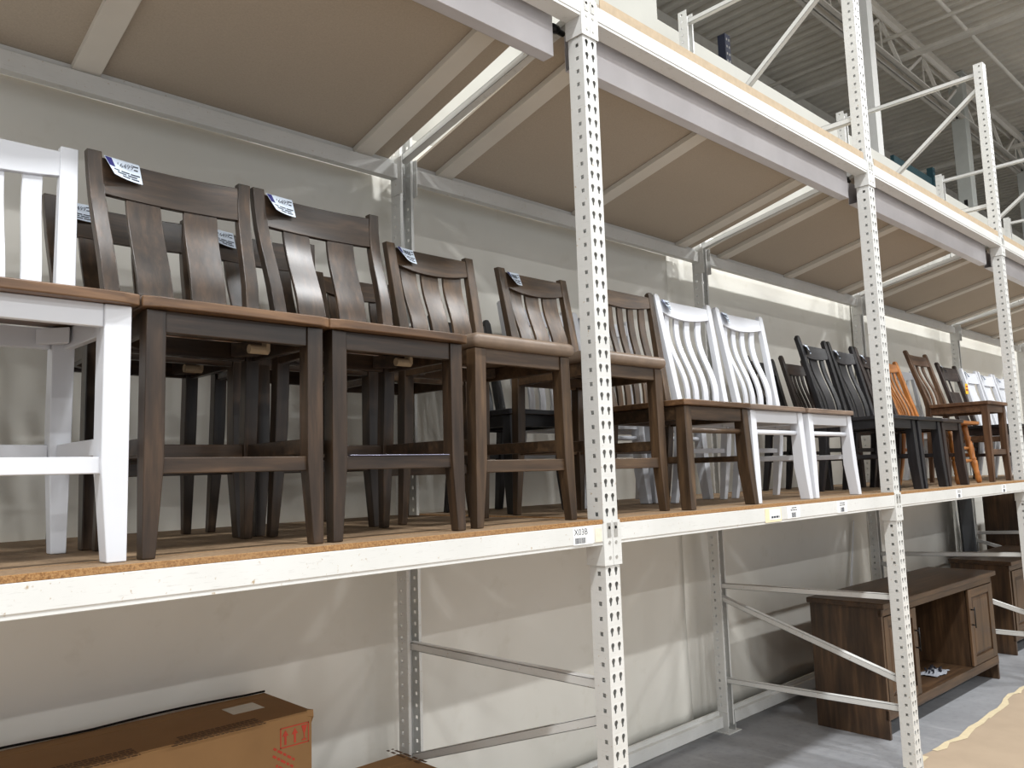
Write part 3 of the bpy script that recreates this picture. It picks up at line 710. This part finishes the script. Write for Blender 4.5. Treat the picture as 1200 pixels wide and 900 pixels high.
# ------------------------------------------------------------------ console under the shelf
def panel_door(parent, x0, x1, z0, z1, y, hside, wz='cherry_z', wx='cherry_x'):
    d = part('door', MB().box(x0+.004, x1-.004, y-.004, y, z0+.004, z1-.004), wz, parent)
    for xa in (x0, x1-.06): part('stile', MB().box(xa, xa+.06, y-.02, y-.0041, z0, z1), wz, d, .002)
    for za in (z0, z1-.06): part('door_rail', MB().box(x0+.06, x1-.06, y-.02, y-.0041, za, za+.06), wx, d, .002)
    a, b_, c, e = x0+.06, x1-.06, z0+.06, z1-.06; k = .03
    p = [(a, y-.008, c), (b_, y-.008, c), (b_, y-.008, e), (a, y-.008, e)]; q = [(a+k, y-.017, c+k), (b_-k, y-.017, c+k), (b_-k, y-.017, e-k), (a+k, y-.017, e-k)]
    part('raised_panel', MB().rings([[(X, y-.0045, Z) for X, _, Z in p], p, q]), wz, d)
    hx = x1-.03 if hside > 0 else x0+.03; hz = z1-.2
    part('handle', MB().tube((hx, y-.045, hz-.075), (hx, y-.045, hz+.075), .0045, 8).tube((hx, y-.02, hz-.055), (hx, y-.047, hz-.055), .005, 8).tube((hx, y-.02, hz+.055), (hx, y-.047, hz+.055), .005, 8), 'black_metal', d, smooth=True, label='black bar handle')
    return d
def console(name, label, loc, rz, W, D, H, doors, foot=.115):
    c = empty(name, loc, rz); tag(c, label, 'cabinet', 'brown wooden cabinets')
    part('top', MB().box(-.025, W+.025, -.03, D+.01, H-.035, H), 'cherry_x', c, .006, 3)
    part('frieze', MB().box(0, W, .0, .02, H-.085, H-.036), 'cherry_x', c, .002)
    for x in (0, W-.025):
        part('side_panel', MB().prism_x([(0, 0), (.06, 0), (.09, foot*.6), (D-.09, foot*.6), (D-.06, 0), (D, 0), (D, H-.036), (0, H-.036)] if False else [(0, 0), (D, 0), (D, H-.036), (0, H-.036)], x, x+.025), 'cherry_z', c, .002)
    part('back_panel', MB().box(.025, W-.025, D-.012, D-.002, foot, H-.04), 'cherry_z', c)
    part('base_shelf', MB().box(.025, W-.025, .02, D-.012, foot+.04, foot+.06), 'cherry_x', c)
    part('base_rail', MB().box(.0, W, -.004, .02, foot, foot+.062), 'cherry_x', c, .003)
    for x0, x1, hs in doors:
        part('divider', MB().box(x1-.02 if hs > 0 else x0, x1 if hs > 0 else x0+.02, .022, D-.013, foot+.061, H-.04), 'cherry_z', c)
        panel_door(c, x0, x1, foot+.066, H-.09, 0.018, hs)
    return c
CR = math.atan2(-.045, 1.93)
con = console('media_console', 'brown wooden media console with two panel doors and an open middle on the floor', (2.985, .345, 0), CR, 1.985, .47, .822, [(.03, .515, 1), (1.47, 1.955, -1)])
sb = console('sideboard', 'brown wooden sideboard with panel doors beyond the media console', (5.88, .42, 0), -.03, 1.5, .48, .80, [(.06, .52, 1), (.52, .98, -1), (.98, 1.44, -1)])
# bag of fittings lying on the console's open shelf
r = random.Random(5); mb = MB(); 
bag = empty('fittings_bag', (3.98, .40, .1768)); tag(bag, 'clear crumpled bag of dark fittings on the open console shelf', 'bag')
nx, ny = 12, 7
for i in range(nx+1):
    for j in range(ny+1):
        u, v = i/nx, j/ny; e = math.sin(math.pi*u)*math.sin(math.pi*v); mb.v.append((.26*u, .13*v+.01*math.sin(9*u), .002+e*.018+r.uniform(0, .006)))
for i in range(nx):
    for j in range(ny):
        a = i*(ny+1)+j; mb.f.append((a, a+ny+1, a+ny+2, a+1))
part('bag_film', mb, 'clear_bag', bag)
mbh = MB()
for q in range(26):
    x, y = r.uniform(.02, .24), r.uniform(.01, .12); mbh.box(x, x+r.uniform(.008, .02), y, y+.008, .018, .030)
part('fitting', mbh, 'hardware_dark', bag)['kind'] = 'stuff'
# tall cupboard and board past the sideboard
t = empty('tall_cabinet', (7.62, .55, 0)); tag(t, 'tall plain brown wooden cabinet standing past the sideboard under the shelf', 'cabinet', 'brown wooden cabinets')
part('body', MB().box(0, .95, 0, .55, .06, 1.36), 'cherry_z', t, .004); part('plinth', MB().box(.02, .93, .02, .53, 0, .06), 'cherry_x', t); part('door', MB().box(.02, .47, -.018, 0, .08, 1.33), 'cherry_z', t, .003); part('door', MB().box(.48, .93, -.018, 0, .08, 1.33), 'cherry_z', t, .003)
o = link('leaning_board', MB().hexa([(7.05, 1.12, 0), (7.44, 1.12, 0), (7.44, 1.14, 0), (7.05, 1.14, 0), (7.05, 1.155, 1.38), (7.44, 1.155, 1.38), (7.44, 1.175, 1.38), (7.05, 1.175, 1.38)]).mesh('leaning_board', 'dark_board')); tag(o, 'dark grey board leaning beside the tall brown cabinet', 'board')

# ------------------------------------------------------------------ cartons bottom left
def carton(name, label, x0, x1, y0, y1, h):
    c = empty(name, (x0, y0, 0)); tag(c, label, 'box', 'cardboard cartons'); W, D = x1-x0, y1-y0
    part('walls', MB().box(0, W, 0, D, 0, h-.004), 'cardboard', c, .003)
    f1 = part('flap', MB().box(.001, W-.001, .001, D*.80, h-.004, h), 'cardboard', c, .001, 1); part('flap', MB().box(.001, W-.001, D*.81, D-.001, h-.004, h), 'cardboard', c, .001, 1)
    return c, f1, W, D
bx_, fl1, W, D = carton('long_carton', 'long brown cardboard carton with red printed arrows', -2.55, -.655, .90, 1.27, .862)
part('packing_tape', MB().box(W-.22, W-.10, D*.45, D*.72, .862, .8628), 'cardboard_tape', bx_, label='shiny patch of clear tape')
part('packing_tape', MB().box(W*.42, W*.47, D*.72, D*.85, .862, .8628), 'cardboard_tape', bx_)
for sx, sd in ((.50, 1), (.72, 2), (.2, 6)):
    o = lines(bx_, W*sx, W*sx+.34, .0, .10, 5, sd, 'ink_brown', 0, 'printed_lines', .25)
    o.rotation_euler = (-math.pi/2, 0, 0); o.location = (0, D*.18, .8632); o.scale = (1, 1, -1)
# red handling marks on the front face
pr = empty('print_block'); bpy.data.objects.remove(pr)
mbp = MB(); X0, X1, Z0, Z1 = W-.125, W-.012, .755, .825
for a in ((X0, X1, Z0, Z0+.004), (X0, X1, Z1-.004, Z1), (X0, X0+.004, Z0, Z1), (X1-.004, X1, Z0, Z1)): mbp.box(a[0], a[1], -.0012, -.0003, a[2], a[3])
part('handling_frame', mbp, 'ink_red', bx_)
for k in range(3):
    cx = X0+.02+k*.037; mbp = MB()
    if k < 2: mbp.prism([(cx-.012, .795), (cx+.012, .795), (cx, .815)], -.0012, -.0003).box(cx-.004, cx+.004, -.0012, -.0003, .765, .795)
    else: mbp.prism([(cx-.012, .817), (cx+.012, .817), (cx+.003, .79), (cx-.003, .79)], -.0012, -.0003).box(cx-.002, cx+.002, -.0012, -.0003, .77, .79).box(cx-.009, cx+.009, -.0012, -.0003, .765, .77)
    part('handling_mark', mbp, 'ink_red', bx_)
for k in range(4):
    o = lines(bx_, -.06+.01*k, .05, -.008, .008, 1, 50+k, 'ink_red', -.001, 'slanted_print'); o.location = (W-.11-.006*k, 0, .735-.022*k); o.rotation_euler = (0, math.radians(35), 0)
mbp = MB().hexa([(W-.02, .0, .845), (W+.004, -.006, .84), (W+.012, .03, .80), (W-.005, .03, .81), (W-.02, .0, .866), (W+.004, -.004, .864), (W+.02, .03, .855), (W-.005, .03, .862)]); part('torn_corner', mbp, 'cardboard', bx_, label='torn corner with loose strapping')
r = random.Random(9)
mbp = MB()
pts = [(x_, D+.0-.004*math.sin(x_*7), .866+.006*abs(math.sin(x_*5.1))) for x_ in [W*i/24 for i in range(25)]]
for p, q in zip(pts[:-1], pts[1:]): mbp.tube(p, q, .0045, 6)
part('strap', mbp, 'black_metal', bx_, label='dark strap along the rear top edge')
b2_, fl2, W2, D2 = carton('small_carton', 'low brown cardboard carton at the foot of the rear post', -.60, -.07, .66, 1.175, .505)
o = lines(b2_, W2-.30, W2-.02, .0, .05, 2, 77, 'ink_brown', 0, 'printed_lines'); o.rotation_euler = (-math.pi/2, 0, math.pi/2); o.location = (W2-.03, .08, .5062); o.scale = (1, 1, -1)

# floor paper in the aisle with ragged tape along its edge
r = random.Random(21); ks = []; x = -9.0  # left stretch, out of view, added to bounce light up to the deck
while x < 14: ks.append((x, .085+r.uniform(-.018, .018)+.02*math.sin(x*3))); x += r.uniform(.06, .16)
mb = MB(); n = len(ks)
mb.v = [(a, b_, .004) for a, b_ in ks]+[(a, -3.2, .004) for a, b_ in ks]+[(a, b_, .0) for a, b_ in ks]+[(a, -3.2, .0) for a, b_ in ks]
for i in range(n-1): mb.f += [(i, i+n, i+n+1, i+1), (i+2*n, i+2*n+1, i+1, i), (i+n, i+3*n, i+3*n+1, i+n+1)]
fp = empty('floor_paper', (0, 0, 0)); tag(fp, 'tan protective floor paper laid in the aisle with a ragged taped edge', 'floor paper'); part('sheet', mb, 'kraft', fp)
mb = MB(); i = 4
while i < n-3:
    k = min(n-1, i+r.randint(4, 9)); seg = ks[i:k+1]; b0 = len(mb.v); m_ = len(seg)
    wob = [r.uniform(.02, .045) for _ in seg]
    mb.v += [(a, b_+.006, .006) for a, b_ in seg]+[(a, b_-w_, .006) for (a, b_), w_ in zip(seg, wob)]
    for q in range(m_-1): mb.f.append((b0+q, b0+q+m_, b0+q+m_+1, b0+q+1))
    i = k+r.choice([0, 0, 1])
part('tape_edge', mb, 'tape_yellow', fp, label='ragged pale yellow tape')

# ------------------------------------------------------------------ other racks beyond the partition
def far_upright(x, y, z1, mat, label):
    t = empty('rack_upright', (x, y, 0)); tag(t, label, 'rack upright')
    part('post', MB().box(-.05, .05, 0, .09, 0, z1), mat, t); me = MB().box(-.008, .008, -.003, .003, -.012, .012).mesh('slot', 'dark_hole' if mat != 'blue_rack' else 'plate_steel')
    for k in range(12):
        for sx in (-.022, .022):
            o = link('slot', me, t); o.location = (sx, 0, z1-.06-k*.08)
    return t
far_upright(5.17, 2.4, 6.28, 'blue_rack', 'dark navy punched rack upright standing behind the partition')
far_upright(11.15, 2.4, 6.28, 'teal_rack', 'dark teal rack upright standing behind the partition')
o = link('rack_beam', MB().box(9.6, 11.1, 2.42, 2.47, 5.95, 6.1).mesh('rack_beam', 'teal_rack')); tag(o, 'dark teal rack beam behind the partition', 'beam')
o = link('rack_beam', MB().box(11.2, 14.5, 2.42, 2.47, 5.28, 5.45).mesh('rack_beam', 'teal_rack')); tag(o, 'lower dark teal rack beam past the teal upright', 'beam')
